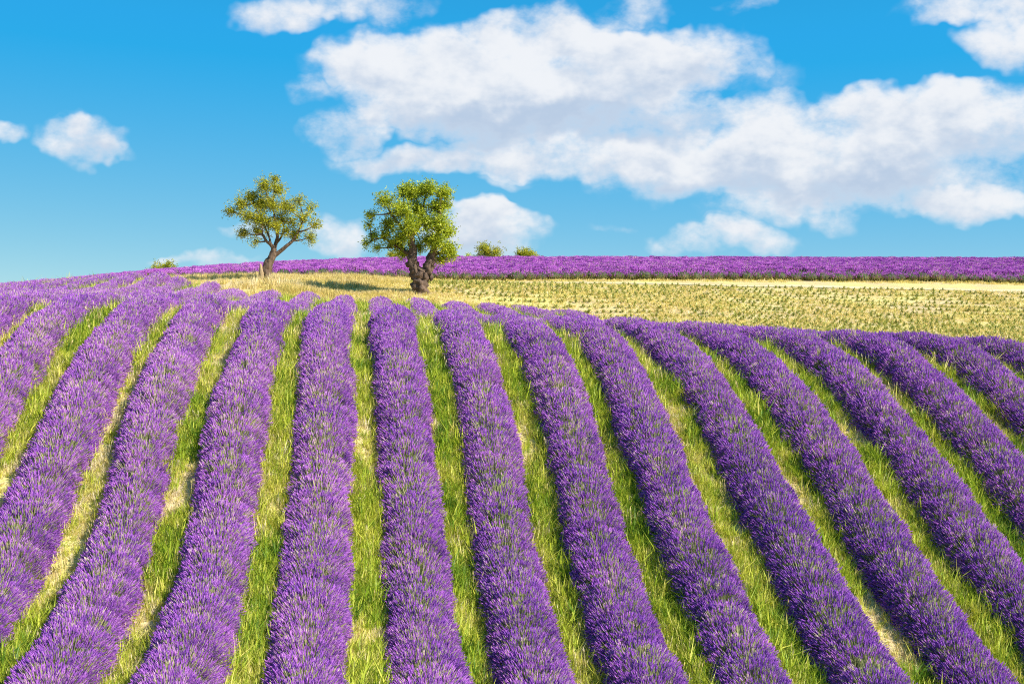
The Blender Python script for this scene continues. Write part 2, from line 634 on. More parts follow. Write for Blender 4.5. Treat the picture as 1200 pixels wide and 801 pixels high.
# farm track along the foot of the far field
tx = np.arange(-2, 70, 1.0)
V = []; Fq = []
for i, x in enumerate(tx):
    y0 = 91.2 + .5 * math.sin(x * .11) + .25 * math.sin(x * .7); y1 = y0 + 1.1 + .3 * math.sin(x * .43 + 1)
    for yy in np.linspace(y0, y1, 6):
        V.append((x, yy, float(height(np.array([x]), np.array([yy]))[0]) + .03))
    if i:
        for j in range(5):
            a = (i - 1) * 6 + j
            Fq.append((a, a + 6, a + 7, a + 1))
track = mesh_obj('farm_track', V, Fq, M_track, smooth=True, kind='structure')


# ------------------------------------------------------------------ plant pieces that get scattered
def rot_to(d):
    """turn (euler) whose z axis points along each direction"""
    d = d / np.linalg.norm(d, axis=1, keepdims=True)
    pol = np.arccos(np.clip(d[:, 2], -1, 1))
    az = np.arctan2(d[:, 1], d[:, 0])
    return np.stack([np.zeros(len(d)), pol, az], 1)


def frame_of(axis_v):
    a = Vector(axis_v).normalized()
    t = Vector((0, 0, 1)) if abs(a.z) < .9 else Vector((1, 0, 0))
    x = a.cross(t).normalized()
    return x, a.cross(x), a


def spike(mb, base, tip, head, rad, r, sides=4, hm=0):
    """stem ribbon with a flower head of whorls, material 0 = flower, 1 = stem"""
    base, tip = Vector(base), Vector(tip)
    x, y, a = frame_of(tip - base)
    hb = tip - a * head
    w = .0042
    ang = r.uniform(0, 3.14)
    s = x * math.cos(ang) + y * math.sin(ang)
    mb.add([base - s * w, base + s * w, hb + s * w, hb - s * w], [(0, 1, 2, 3)], 1)
    prof = [(0, .45), (.18, 1.0), (.30, .62), (.55, .95), (.80, .68), (1.0, .08)]
    vs = []; fs = []
    for i, (t, q) in enumerate(prof):
        c = hb + a * (head * t)
        for j in range(sides):
            an = 2 * math.pi * j / sides + i * .5
            rr = rad * q * r.uniform(.8, 1.2)
            vs.append(c + x * (rr * math.cos(an)) + y * (rr * math.sin(an)))
    for i in range(len(prof) - 1):
        for j in range(sides):
            j2 = (j + 1) % sides
            fs.append((i * sides + j, i * sides + j2, (i + 1) * sides + j2, (i + 1) * sides + j))
    mb.add(vs, fs, hm)


def spike_cluster(seed, n, spread, length, head, rad, sides=4, green=0.0, flower=None):
    r = random.Random(seed)
    mb = MB()
    for i in range(n):
        an = r.uniform(0, 6.283); q = spread * math.sqrt(r.random())
        z = -abs(r.gauss(0, .05)) + .02
        tip = (q * math.cos(an), q * math.sin(an), z)
        base = (q * .75 * math.cos(an), q * .75 * math.sin(an), -length)
        g = r.random() < green
        spike(mb, base, tip, head * r.uniform(.75, 1.2), rad * r.uniform(.8, 1.2) * (.6 if g else 1), r, sides, 1 if g else 0)
    return mb.mesh('flower_cluster', [flower or M_flower, M_stem])


SRC_near = source_set('near_spikes', [spike_cluster(i, 10, .115, .32, .085, .0078, green=.06) for i in range(10)] + [spike_cluster(30 + i, 9, .11, .34, .075, .0075, green=.5) for i in range(5)])
SRC_far = source_set('far_spikes', [spike_cluster(50 + i, 24, .24, .50, .17, .016, 3, green=.05, flower=M_flower_far) for i in range(8)])


def blade_tuft(seed, n, spread, hmin, hmax, w, lean, mat, droop=.5):
    r = random.Random(seed)
    mb = MB()
    for i in range(n):
        an = r.uniform(0, 6.283); q = spread * math.sqrt(r.random())
        b = Vector((q * math.cos(an), q * math.sin(an), -.02))
        h = r.uniform(hmin, hmax)
        da = r.uniform(0, 6.283)
        out = Vector((math.cos(da), math.sin(da), 0)) * h * r.uniform(.05, lean)
        s = Vector((-math.sin(da + .6), math.cos(da + .6), 0)) * (w * r.uniform(.7, 1.3))
        m1 = b + out * .35 + Vector((0, 0, h * .55))
        tp = b + out + Vector((0, 0, h * (1 - droop * r.random() * .4)))
        mb.add([b - s, b + s, m1 + s * .8, m1 - s * .8, tp], [(0, 1, 2, 3), (3, 2, 4)], 0)
    return mb.mesh('tuft', [mat])


SRC_grass = source_set('grass_tufts', [blade_tuft(100 + i, 16, .08, .07, .34, .0065, .9, M_grass) for i in range(7)])


def seed_tuft(seed):
    """taller stalks with pale seed heads"""
    r = random.Random(seed)
    mb = MB()
    for i in range(9):
        an = r.uniform(0, 6.283); q = .1 * math.sqrt(r.random())
        b = Vector((q * math.cos(an), q * math.sin(an), -.02))
        h = r.uniform(.3, .55)
        da = r.uniform(0, 6.283)
        tp = b + Vector((math.cos(da) * h * .2, math.sin(da) * h * .2, h))
        s = Vector((math.cos(da + 1), math.sin(da + 1), 0))
        mid = b.lerp(tp, .78)
        mb.add([b - s * .003, b + s * .003, mid + s * .003, mid - s * .003], [(0, 1, 2, 3)], 0)
        wv = s * .011
        mb.add([mid, mid.lerp(tp, .4) + wv, tp, mid.lerp(tp, .4) - wv], [(0, 1, 2, 3)], 0)
    return mb.mesh('seed_tuft', [M_straw])


SRC_seed = source_set('seed_tufts', [seed_tuft(150 + i) for i in range(5)])
SRC_straw = source_set('straw_tufts', [blade_tuft(200 + i, 26, .22, .25, .62, .011, .45, M_straw) for i in range(6)])
SRC_stub = source_set('stubble_tufts', [blade_tuft(230 + i, 14, .16, .05, .16, .010, 1.0, M_straw) for i in range(6)])

# ------------------------------------------------------------------ lavender rows
KMIN, KMAX = -13, 11
ORD = ['first', 'second', 'third', 'fourth', 'fifth', 'sixth', 'seventh', 'eighth', 'ninth', 'tenth', 'eleventh', 'twelfth', 'thirteenth']


def row_label(k):
    if k == 0:
        return 'lavender row climbing straight up the slope towards the old gnarled tree'
    if k == -1:
        return 'lavender row across the grass strip from the gnarled tree row, towards the leaning tree'
    if k > 0:
        return '%s lavender row out from the gnarled tree row, on the stubble field side' % ORD[k - 1]
    return '%s lavender row out from the gnarled tree row, on the leaning tree side' % ORD[-k - 1]


def row_end(k):
    if k > 5:
        return 57.0 - (k - 6) * .8
    return 74.0 + 1.0 * math.sin(k * 2.3) + max(0, -4 - k) * 3.6 - max(0, -9 - k) * 3.6


def row_wob(k, y):
    return (vnoise(y * .16 + 31 * k, np.full_like(y, k * 5.3), 3) - .5) * .22


def ridge(k, y, th, plants=True):
    """outer canopy of row k: half width and height with its plants' swelling"""
    sw = fbm(y * 1.5 + 40 * k, th * .8 + k * 3.1, 5, 2) - .5
    sw2 = vnoise(y * .42 + 13 * k, np.full_like(y, 2.2 * k), 9) - .5
    return .645 + .16 * sw + .12 * sw2, .61 + .14 * sw + .08 * sw2


n_spk = 0
for k in range(KMIN, KMAX + 1):
    x0 = row_x(k)
    yend = row_end(k)
    ystart = 17.5
    # --- trim to what can be seen from about here
    yy = np.arange(ystart, yend, .25)
    g = height(np.full_like(yy, x0), yy)
    u, v, dep = project(np.stack([np.full_like(yy, x0), yy, g + .5], 1))
    ok = (u > -230) & (u < 1430) & (v < 930)
    if not ok.any():
        continue
    ystart, yend = yy[ok][0], yy[ok][-1]
    root = empty('lavender_row', (x0, ystart, float(height(np.array([x0]), np.array([ystart]))[0])))
    tag(root, row_label(k), 'lavender row', 'rows of blooming lavender on the slope')
    off = np.array(root.location)
    # --- leafy mound
    ys = np.arange(ystart, yend + .3, .2)
    NS = 11
    ths = np.linspace(-1.75, 1.75, NS)
    V = np.zeros((len(ys), NS, 3))
    cx = x0 + row_wob(k, ys)
    gz = height(cx, ys)
    for j, th in enumerate(ths):
        a, b = ridge(k, ys, np.full_like(ys, th))
        lump = .85 + .3 * vnoise(ys * 5 + k, np.full_like(ys, j * 1.7), 21)
        endr = np.sqrt(np.clip((yend + .25 - ys) / .6, 0, 1)) * .97 + .03
        V[:, j, 0] = cx + np.sin(th) * (a - .24) * lump * endr
        V[:, j, 1] = ys
        V[:, j, 2] = gz + np.maximum(np.cos(th) * (b - .22) * lump * endr, -.1) + .02
    V -= off
    idx = np.arange(len(ys) * NS).reshape(len(ys), NS)
    q = np.stack([idx[:-1, :-1], idx[:-1, 1:], idx[1:, 1:], idx[1:, :-1]], -1).reshape(-1, 4).tolist()
    mesh_obj('foliage', V.reshape(-1, 3).tolist(), q, M_fol, root, smooth=True)
    # --- flower spikes radiating from each plant
    Ps, Ts, Ss, Tn, Vr = [], [], [], [], []
    seg = 2.0
    y = ystart
    while y < yend:
        y2 = min(y + seg, yend)
        ym = .5 * (y + y2)
        s = 1.0 + max(0, ym - 24) * .012
        dens = 275 / s ** 2
        if ym > 46:
            dens *= .75
        n = int(dens * (y2 - y))
        py = rng.uniform(y, y2, n)
        th = rng.uniform(-1.72, 1.72, n)
        a, b = ridge(k, py, th)
        # plants along the row: direction leans away from the plant's heart
        pitch = .8
        ph = (py + 7.7 * k) / pitch
        cell = np.floor(ph)
        heart = (cell + .5 + (vnoise(cell * 3.3, np.full(n, k * 1.9), 33) - .5) * .9) * pitch - 7.7 * k
        lo = py - heart
        rad = rng.normal(0, .026, n)
        taper = np.sqrt(np.clip((yend + .1 - py) / .45, .02, 1))
        bump = 1.0
        a = a * bump * taper + rad; b = b * bump * taper + rad
        cxp = x0 + row_wob(k, py)
        P = np.stack([cxp + np.sin(th) * a, py, height(cxp, py) + np.maximum(np.cos(th) * b, -.02) + .07], 1)
        D = np.stack([np.sin(th) * .95, lo * .5, np.cos(th) * .9 + .22], 1) + rng.normal(0, .11, (n, 3))
        u, v, dep = project(P)
        m = (u > -230) & (u < 1430) & (v < 930) & (rng.random(n) < .72 + .28 * np.abs(np.sin(th)))
        P, D, th_, py_, lo_ = P[m], D[m], th[m], py[m], lo[m]
        n = len(P)
        if n:
            sun_pink = np.clip((-P[:, 0] + 2) / 14, 0, .5) * .20 + np.clip((P[:, 1] - 26) / 30, 0, 1) * .14  # effect of sun direction and air put into flower colour: pinker leftward and farther
            tn = .35 + sun_pink + .30 * (fbm(P[:, 0] * .9, P[:, 1] * .9, 41) - .5) + .22 * (vnoise(P[:, 0] * .12, P[:, 1] * .12, 44) - .5) + rng.normal(0, .13, n)
            tn = np.minimum(tn, .82)
            old = rng.random(n) < .025
            tn[old] = rng.uniform(.85, 1.0, old.sum())
            Ps.append(P - off); Ts.append(rot_to(D)); Ss.append(s * rng.uniform(.82, 1.18, n)); Tn.append(np.clip(tn, 0, 1))
            leggy = rng.random(n) < np.clip(.50 * np.cos(th_) ** 3, .03, 1) * (.45 + 1.1 * vnoise(P[:, 1] * 1.1 + 5 * k, P[:, 0] * 1.3, 47))
            Vr.append(np.where(leggy, rng.integers(10, 15, n), rng.integers(0, 10, n)))
        y = y2
    if Ps:
        Ps = np.concatenate(Ps)
        n_spk += len(Ps)
        scatter('flower_spikes', Ps, np.concatenate(Ts), np.concatenate(Ss), np.concatenate(Tn), 10, SRC_near, root, np.concatenate(Vr))
print('spike clusters', n_spk)


# ------------------------------------------------------------------ grass in the strips between rows
def strips():
    Ps, Ss, Tn = [], [], []
    Qs, Qz, Qt, Ps_all = [], [], [], []
    for k in range(KMIN, KMAX + 2):
        xc = row_x(k) - W / 2
        for y0 in np.arange(17.5, min(row_end(k), row_end(k - 1)) - 1.5, 2.0):
            s = 1 + max(0, y0 - 24) * .012
            n = int(2.0 * .95 * 230 / s ** 2)
            py = rng.uniform(y0, y0 + 2, n)
            px = xc + rng.uniform(-.47, .47, n)
            P = np.stack([px, py, height(px, py)], 1)
            u, v, d = project(P)
            m = (u > -150) & (u < 1350) & (v < 900)
            P = P[m]; n = len(P)
            if not n:
                continue
            Ps_all.append(P)
            lush = fbm(P[:, 1] * .42 + 19 * k, P[:, 0] * .9, 61, 3) - .06 * (P[:, 0] < -4)
            bare = fbm(P[:, 1] * .75 - 7 * k, P[:, 0] * 1.6, 71, 2)
            keep = rng.random(n) < np.clip((lush - .22) * 5.5, .34, 1)
            lush2 = vnoise(P[:, 1] * .8 + 3 * k, P[:, 0] * 1.2, 81)
            tn = np.where(lush > .40, .27 + .48 * lush2, .52 + .42 * bare) + rng.normal(0, .19, n)
            tn += .05 * (P[:, 0] < -3)
            sz = s * (.66 + .95 * np.clip(lush - .25, 0, .6)) * rng.uniform(.6, 1.35, n) * (1 + .5 * (rng.random(n) < .12))
            sz[tn > .72] *= .7
            Ps.append(P[keep]); Ss.append(sz[keep]); Tn.append(np.clip(tn, 0, 1)[keep])
            # pale stalks and seed heads, thicker towards the leaning tree's side and on the brow
            q = rng.random(n) < (.004 + .010 * (P[:, 0] < -2) + .012 * (P[:, 1] > 36)) * (P[:, 1] < 60)
            Qs.append(P[q]); Qz.append(s * rng.uniform(.5, .95, q.sum())); Qt.append(rng.uniform(.5, 1, q.sum()))
    # dead stalks and litter where the sward is thin
    Ls, Lz = [], []
    for P in Ps_all:
        m = rng.random(len(P)) < .16
        Ls.append(P[m])
    L = np.concatenate(Ls); n = len(L)
    thin = 1 - fbm(L[:, 1] * .42 + 19 * np.round((L[:, 0] + W / 2) / W - C0), L[:, 0] * .9, 61, 3)
    L = L[thin > .47]; n = len(L)
    turn = np.stack([rng.normal(0, .5, n), rng.normal(0, .5, n), rng.uniform(0, 6.283, n)], 1)
    o = scatter('dead_grass', L, turn, rng.uniform(.45, .95, n), rng.uniform(.3, 1, n), 6, SRC_stub)
    tag(o, 'bleached dead grass littering the bare patches between lavender rows', 'dead grass', kind='stuff')
    P = np.concatenate(Ps); n = len(P)
    turn = np.stack([rng.normal(0, .12, n), rng.normal(0, .12, n), rng.uniform(0, 6.283, n)], 1)
    o = scatter('grass', P, turn, np.concatenate(Ss), np.concatenate(Tn), 7, SRC_grass)
    tag(o, 'green and yellowing grass in the strips between the lavender rows', 'grass', kind='stuff')
    Q = np.concatenate(Qs); n = len(Q)
    turn = np.stack([rng.normal(0, .1, n), rng.normal(0, .1, n), rng.uniform(0, 6.283, n)], 1)
    o = scatter('seeding_grass', Q, turn, np.concatenate(Qz), np.concatenate(Qt), 5, SRC_seed)
    tag(o, 'pale seeding grass stalks standing among the green strips', 'grass', kind='stuff')
    print('grass', len(P), len(Q))


strips()


# ------------------------------------------------------------------ dry meadow round the trees
def meadow():
    n = 34000
    px = rng.uniform(-48, 14, n); py = rng.uniform(74.5, 96.5, n)
    edge = 4.5 + 2.5 * (vnoise(py * .3, py * 0, 5) - .5) + np.maximum(0, 84 - py) * .35
    d = np.clip((edge - px) / 3, 0, 1)
    patch = fbm(px * .35, py * .35, 91)
    m = rng.random(n) < d * np.clip((patch - .22) * 3.2, .08, 1)
    px, py, patch = px[m], py[m], patch[m]
    P = np.stack([px, py, height(px, py)], 1)
    u, v, dd = project(P)
    m = (u > -150) & (u < 1350)
    P, patch = P[m], patch[m]
    n = len(P)
    tall = np.clip((fbm(P[:, 0] * .2, P[:, 1] * .25, 95) - .3) * 2, .25, 1.15)
    for (uu, DD, rr) in ((312, 83.3, 5.0), (492, 78.2, 1.6)):          # taller where the plough cannot reach
        q = pt_at(uu, 330, DD)
        tall *= 1 + .7 * np.exp(-((P[:, 0] - q[0]) ** 2 + ((P[:, 1] - q[1]) * 1.5) ** 2) / rr ** 2)
    turn = np.stack([rng.normal(0, .12, n), rng.normal(0, .12, n), rng.uniform(0, 6.283, n)], 1)
    tn = np.clip(.15 + .9 * fbm(P[:, 0] * .25, P[:, 1] * .5, 97) + rng.normal(0, .12, n), 0, 1)
    o = scatter('dry_grass', P, turn, tall * rng.uniform(.6, 1.15, n), tn, 6, SRC_straw)
    tag(o, 'straw coloured dry grass growing round the two trees', 'dry grass', kind='stuff')
    # short stubble over the planted field and along the track
    n = 50000
    px = rng.uniform(-4, 62, n); py = rng.uniform(58, 96.5, n)
    P = np.stack([px, py, height(px, py)], 1)
    u, v, dd = project(P)
    pt = fbm(px * .3, py * .3, 99)
    m = (u > 330) & (u < 1350) & (rng.random(n) < np.clip((pt - .2) * 2, .15, 1)) & ((py < 91) | (py > 94.6))
    P = P[m]; n = len(P)
    turn = np.stack([rng.normal(0, .2, n), rng.normal(0, .2, n), rng.uniform(0, 6.283, n)], 1)
    o = scatter('stubble', P, turn, rng.uniform(.7, 1.7, n), np.clip(rng.normal(.35, .25, n), 0, 1), 6, SRC_stub)
    tag(o, 'short yellow stubble covering the field of young plants', 'stubble', kind='stuff')


meadow()


# ------------------------------------------------------------------ field of young lavender
def young_mesh(seed):
    r = random.Random(seed)
    mb = MB()
    for i in range(26):
        an = r.uniform(0, 6.283); el = r.uniform(.25, 1.5)
        d = Vector((math.cos(an) * math.cos(el), math.sin(an) * math.cos(el), math.sin(el)))
        L = r.uniform(.15, .25)
        s = d.cross(Vector((0, 0, 1))).normalized() * .022
        b = d * .01
        tp = d * L
        mid = d * (L * .55) + Vector((0, 0, .02))
        mb.add([b, mid + s, tp, mid - s], [(0, 1, 2, 3)], 0)
    me = mb.mesh('young_lavender_plant', [M_young_thing])
    return me


# things carry no tuft attribute, so their colour comes from the object itself
def young_thing_mat():
    m, k, b = new_mat('young_lavender_bush_leaf')
    oi = k.n('ShaderNodeObjectInfo')
    geo = k.n('ShaderNodeNewGeometry')
    f = k.math('MULTIPLY_ADD', geo.outputs['Random Per Island'], .4, k.math('MULTIPLY', oi.outputs['Random'], .6))
    k.link(k.ramp(f, [(0.0, (.19, .21, .04)), (.5, (.34, .36, .07)), (1.0, (.55, .53, .13))]), b.inputs['Base Color'])
    b.inputs['Roughness'].default_value = .65
    return m


M_young_thing = young_thing_mat()
YM = [young_mesh(300 + i) for i in range(6)]
SRC_young = source_set('young_plants', YM)


def young_field():
    pts = []
    for r in range(0, 25):
        for x in np.arange(-3, 62, .36):
            xx = x + (r % 2) * .2 + random.gauss(0, .05)
            yy = 58.5 + 1.34 * r + random.gauss(0, .07) + .35 * math.sin(x * .09 + 1) + (x - 25) * .035
            left = 3.2 + max(0, 84 - yy) * .42 + 1.2 * math.sin(yy)
            if xx < left or yy > 90.8 or (yy < 68.5 and xx < 14) or (yy < 76 and xx < 9):
                continue
            if random.random() < .03 + .15 * float(fbm(np.array([xx * .22]), np.array([yy * .22]), 17)[0] > .62):
                continue
            pts.append((xx, yy))
    P = np.array(pts)
    z = height(P[:, 0], P[:, 1])
    P = np.column_stack([P, z])
    u, v, d = project(P)
    m = (u > 360) & (u < 1320)
    P, u, v = P[m], u[m], v[m]
    # hidden behind the brow of the slope?
    brow = np.full(len(P), -1e9)
    for yb in np.arange(34, 58, 1.5):
        t = yb / P[:, 1]
        xb = P[:, 0] * t
        kk = xb / W - C0
        inrow = 1 - np.abs(kk - np.round(kk)) * 2
        zb = height(xb, np.full(len(P), yb)) + .55 + .2 * inrow
        brow = np.maximum(brow, zb / yb)
    vis = (P[:, 2] + .2) / P[:, 1] > brow
    inview = vis & (u > 0) & (u < 1200)
    order = np.argsort(P[:, 1] + np.where(inview, 0, 1000))
    sel = order[:300]
    rest = np.setdiff1d(np.arange(len(P)), sel)
    first = True
    for i in sel:
        o = bpy.data.objects.new('young_lavender_plant', YM[random.randrange(6)])
        C.objects.link(o)
        o.location = P[i]
        s = random.uniform(.75, 1.3)
        o.scale = (s, s, s * random.uniform(.8, 1.05))
        o.rotation_euler = (0, 0, random.uniform(0, 6.28))
        tag(o, 'small grey green young lavender plant in the stubble field beyond the brow', 'young plant', 'young lavender plants nearest the brow')
    n = len(rest)
    turn = np.stack([np.zeros(n), np.zeros(n), rng.uniform(0, 6.283, n)], 1)
    o = scatter('young_lavender', P[rest], turn, rng.uniform(.75, 1.3, n), np.full(n, .5), 6, SRC_young)
    tag(o, 'rows of small young lavender plants reaching back to the pale track', 'young lavender', kind='stuff')
    print('young', len(P), inview.sum())


young_field()


# ------------------------------------------------------------------ far lavender field
def bush_meshes(i):
    r = random.Random(400 + i)
    mb = MB()
    n = 10
    # leafy mound
    vs = []; fs = []
    rings = [(0.0, .44), (.18, .55), (.36, .52), (.50, .32), (.56, .05)]
    for (z, q) in rings:
        for j in range(n):
            a = 2 * math.pi * j / n
            rr = q * r.uniform(.82, 1.15)
            vs.append(Vector((rr * math.cos(a), rr * math.sin(a), z * r.uniform(.9, 1.1) - .03)))
    for a in range(len(rings) - 1):
        for j in range(n):
            fs.append((a * n + j, a * n + (j + 1) % n, (a + 1) * n + (j + 1) % n, (a + 1) * n + j))
    mb.add(vs, fs, 0)
    for _ in range(190):
        an = r.uniform(0, 6.283); z = r.uniform(-.02, .22)
        rr = .52 * r.uniform(.9, 1.2)
        b = Vector((rr * 1.12 * math.cos(an), rr * 1.12 * math.sin(an), z))
        d = Vector((math.cos(an) * .3, math.sin(an) * .3, r.uniform(.6, 1))).normalized()
        s = d.cross(Vector((math.cos(an + .4), math.sin(an + .4), 0))).normalized() * .016
        L = r.uniform(.18, .36)
        mb.add([b - s, b + s, b + d * L], [(0, 1, 2)], 1)
    fol = mb.mesh('foliage', [M_fol, M_bushleaf])
    mb = MB()
    for _ in range(120):
        an = r.uniform(0, 6.283); el = math.asin(r.uniform(.22, 1))
        d = Vector((math.cos(an) * math.cos(el), math.sin(an) * math.cos(el), math.sin(el)))
        tip = Vector((d.x * .80, d.y * .80, .12 + d.z * .72)) * r.uniform(.9, 1.06)
        dd = Vector((d.x * .7, d.y * .7, d.z + .4)).normalized()
        spike(mb, tip - dd * .4, tip, .15 * r.uniform(.8, 1.2), .019, r, 3)
    fl = mb.mesh('flower_spikes', [M_flower_thing, M_bushleaf])
    return fol, fl


def simple_plant(name, stops, rough=.65, transl=0.0):
    m, k, b = new_mat(name)
    oi = k.n('ShaderNodeObjectInfo')
    geo = k.n('ShaderNodeNewGeometry')
    f = k.math('MULTIPLY_ADD', geo.outputs['Random Per Island'], .65, k.math('MULTIPLY', oi.outputs['Random'], .35))
    k.link(k.ramp(f, stops), b.inputs['Base Color'])
    b.inputs['Roughness'].default_value = rough
    b.inputs['Specular IOR Level'].default_value = .15
    return m


M_bushleaf = simple_plant('lavender_bush_leaf', [(0.0, (.07, .07, .025)), (.5, (.19, .17, .05)), (1.0, (.42, .33, .11))])
M_flower_thing = simple_plant('lavender_bush_flower', [(0.0, (.27, .06, .40)), (.45, (.46, .12, .54)), (.8, (.56, .17, .58)), (1.0, (.66, .40, .52))])
BM = [bush_meshes(i) for i in range(6)]
FRONT = 96.6


def front_y(x):
    return FRONT + .35 * np.sin(np.asarray(x) * .13) + .2 * np.sin(np.asarray(x) * .51)


def far_field():
    # front bushes, one by one
    n = 0
    x = -44.0
    while x < 62:
        y = float(front_y(x)) + random.gauss(0, .12)
        z = float(height(np.array([x]), np.array([y]))[0])
        u, v, d = project(np.array([[x, y, z]]))
        if -40 < u[0] < 1240:
            f, fl = BM[random.randrange(6)]
            e = empty('lavender_bush', (x, y, z))
            s = random.uniform(.86, 1.12)
            e.scale = (s, s, s * random.uniform(.88, 1.05)); e.rotation_euler = (0, 0, random.uniform(0, 6.28))
            tag(e, 'lavender bush in the front line of the far purple field', 'lavender bush', 'front line of the far lavender field')
            for nm, me in (('foliage', f), ('flower_spikes', fl)):
                o = bpy.data.objects.new(nm, me); C.objects.link(o); o.parent = e
            n += 1
        x += random.uniform(.75, 1.05)
    print('front bushes', n)
    # the mass behind
    V = []; Fq = []
    xs = np.arange(-62, 86, 1.0)
    rows = np.arange(1.7, 52, 1.7)
    prof = [(-.62, -.02), (-.45, .38), (0, .56), (.45, .38), (.62, -.02)]
    Ps, Tn, Sz = [], [], []
    for ri, ro in enumerate(rows):
        base = len(V)
        for i, xx in enumerate(xs):
            yc = float(front_y(xx)) + ro
            for (dy, h) in prof:
                V.append((xx, yc + dy, h))
            if i:
                for j in range(4):
                    a = base + (i - 1) * 5 + j
                    Fq.append((a, a + 5, a + 6, a + 1))
        n = int(len(xs) * (14 if ri < 6 else 9))
        px = rng.uniform(-62, 86, n)
        th = rng.normal(0, .55, n)
        py = front_y(px) + ro + np.sin(th) * .6
        lump = .86 + .28 * vnoise(px * 1.1 + ri * 7, px * 0 + ri, 7)
        pz = height(px, py) + np.cos(th) * .70 * lump + .10
        P = np.stack([px, py, pz], 1)
        u, v, d = project(P)
        m = (u > -120) & (u < 1320)
        Ps.append(P[m]); k = m.sum()
        Sz.append(rng.uniform(.85, 1.25, k))
        Tn.append(np.clip(.55 + .35 * (fbm(px[m] * .10, py[m] * .3, 55) - .5) + rng.normal(0, .13, k), 0, 1))
    V = np.array(V)
    V[:, 2] += height(V[:, 0], V[:, 1])
    fo = mesh_obj('lavender_field', V.tolist(), Fq, M_fol, smooth=True)
    tag(fo, 'far lavender field in full bloom rising to the skyline', 'lavender field', kind='stuff')
    P = np.concatenate(Ps); n = len(P)
    D = np.stack([rng.normal(0, .14, n), rng.normal(-.05, .14, n), np.ones(n)], 1)
    scatter('flower_spikes', P, rot_to(D), np.concatenate(Sz), np.concatenate(Tn), 8, SRC_far, fo)
    print('far clusters', n)


far_field()


# ------------------------------------------------------------------ trees
def tube(mb, pts, rads, sides, r, rough=.0, mi=0, cap=True):
    """tapered limb through the points, uneven like bark"""
    pts = [Vector(p) for p in pts]
    # smooth the polyline
    P = []; Q = []
    n = len(pts)
    for i in range(n - 1):
        p0, p1, p2, p3 = pts[max(i - 1, 0)], pts[i], pts[i + 1], pts[min(i + 2, n - 1)]
        sub = 8 if rads[0] > .25 else 4
        for s in range(sub):
            t = s / sub
            P.append(.5 * ((2 * p1) + (p2 - p0) * t + (2 * p0 - 5 * p1 + 4 * p2 - p3) * t * t + (3 * p1 - p0 - 3 * p2 + p3) * t ** 3))
            Q.append(rads[i] * (1 - t) + rads[i + 1] * t)
    P.append(pts[-1]); Q.append(rads[-1])
    vs = []; fs = []
    ph = r.uniform(0, 6)
    lob = [r.uniform(-1, 1) for _ in range(6)]
    for i, (p, q) in enumerate(zip(P, Q)):
        ax = (P[min(i + 1, len(P) - 1)] - P[max(i - 1, 0)])
        ax.normalize()
        y = ax.cross(Vector((0.2, 1, 0.1))).normalized()
        x = y.cross(ax)
        for j in range(sides):
            a = 2 * math.pi * j / sides
            k = 1 + rough * (.5 * math.sin(3 * a + ph + i * .45 + lob[0]) + .4 * math.sin(5 * a - i * .35 + lob[1] * 3) + .35 * math.sin(2 * a + i * .9 + lob[2] * 3) + r.uniform(-.35, .35))
            if rough > .11:
                w = p + x * (q * math.cos(a)) + y * (q * math.sin(a))
                k += rough * 1.5 * mnoise.fractal(Vector((w.x * 6, w.y * 6, w.z * 2.6 + ph)), .7, 2.1, 5)
            vs.append(p + x * (q * k * math.cos(a)) + y * (q * k * math.sin(a)))
    m = len(P)
    for i in range(m - 1):
        for j in range(sides):
            j2 = (j + 1) % sides
            fs.append((i * sides + j, i * sides + j2, (i + 1) * sides + j2, (i + 1) * sides + j))
    if cap:
        fs.append(tuple((m - 1) * sides + j for j in range(sides)))
    mb.add(vs, fs, mi)


def leaves(blobs, size, r, cov=1.0):
    """leaf faces in clumps on twigs; returns verts, faces, tint per face"""
    V = []; Fc = []; T = []
    for (c, rad, n) in blobs:
        c = Vector(c)
        ncl = max(4, int(n * 3.1 / 14))
        for i in range(ncl):
            d = Vector((r.gauss(0, 1), r.gauss(0, 1), r.gauss(0, 1))).normalized()
            q = rad * min(1.35, abs(r.gauss(0, .62)) + .12)
            cc = c + Vector((d.x * q, d.y * q, d.z * q * .92))
            tone = r.gauss(.5, .2)
            tw = Vector((r.gauss(0, 1), r.gauss(0, 1), r.gauss(.5, 1))).normalized()
            for j in range(int(14 * cov)):
                p = cc + tw * r.uniform(-.2, .2) + Vector((r.gauss(0, .07), r.gauss(0, .07), r.gauss(0, .07)))
                a = (Vector((r.gauss(0, 1), r.gauss(0, 1), r.gauss(-.1, .8))) + d * .6).normalized()
                s = a.cross(Vector((r.gauss(0, 1), r.gauss(0, 1), r.gauss(0, 1)))).normalized()
                L = size * r.uniform(.7, 1.3); w = L * .21
                o = len(V)
                V += [p, p + a * L * .45 + s * w, p + a * L, p + a * L * .45 - s * w]
                Fc.append((o, o + 1, o + 2, o + 3))
                T.append(min(1, max(0, tone + r.gauss(0, .12))))
    return V, Fc, T


def leaf_object(name, blobs, size, mat, parent, seed):
    r = random.Random(seed)
    V, Fc, T = leaves(blobs, size, r)
    o = mesh_obj(name, V, Fc, mat, parent)
    a = o.data.attributes.new('leaf_tint', 'FLOAT', 'FACE')
    a.data.foreach_set('value', T)
    return o


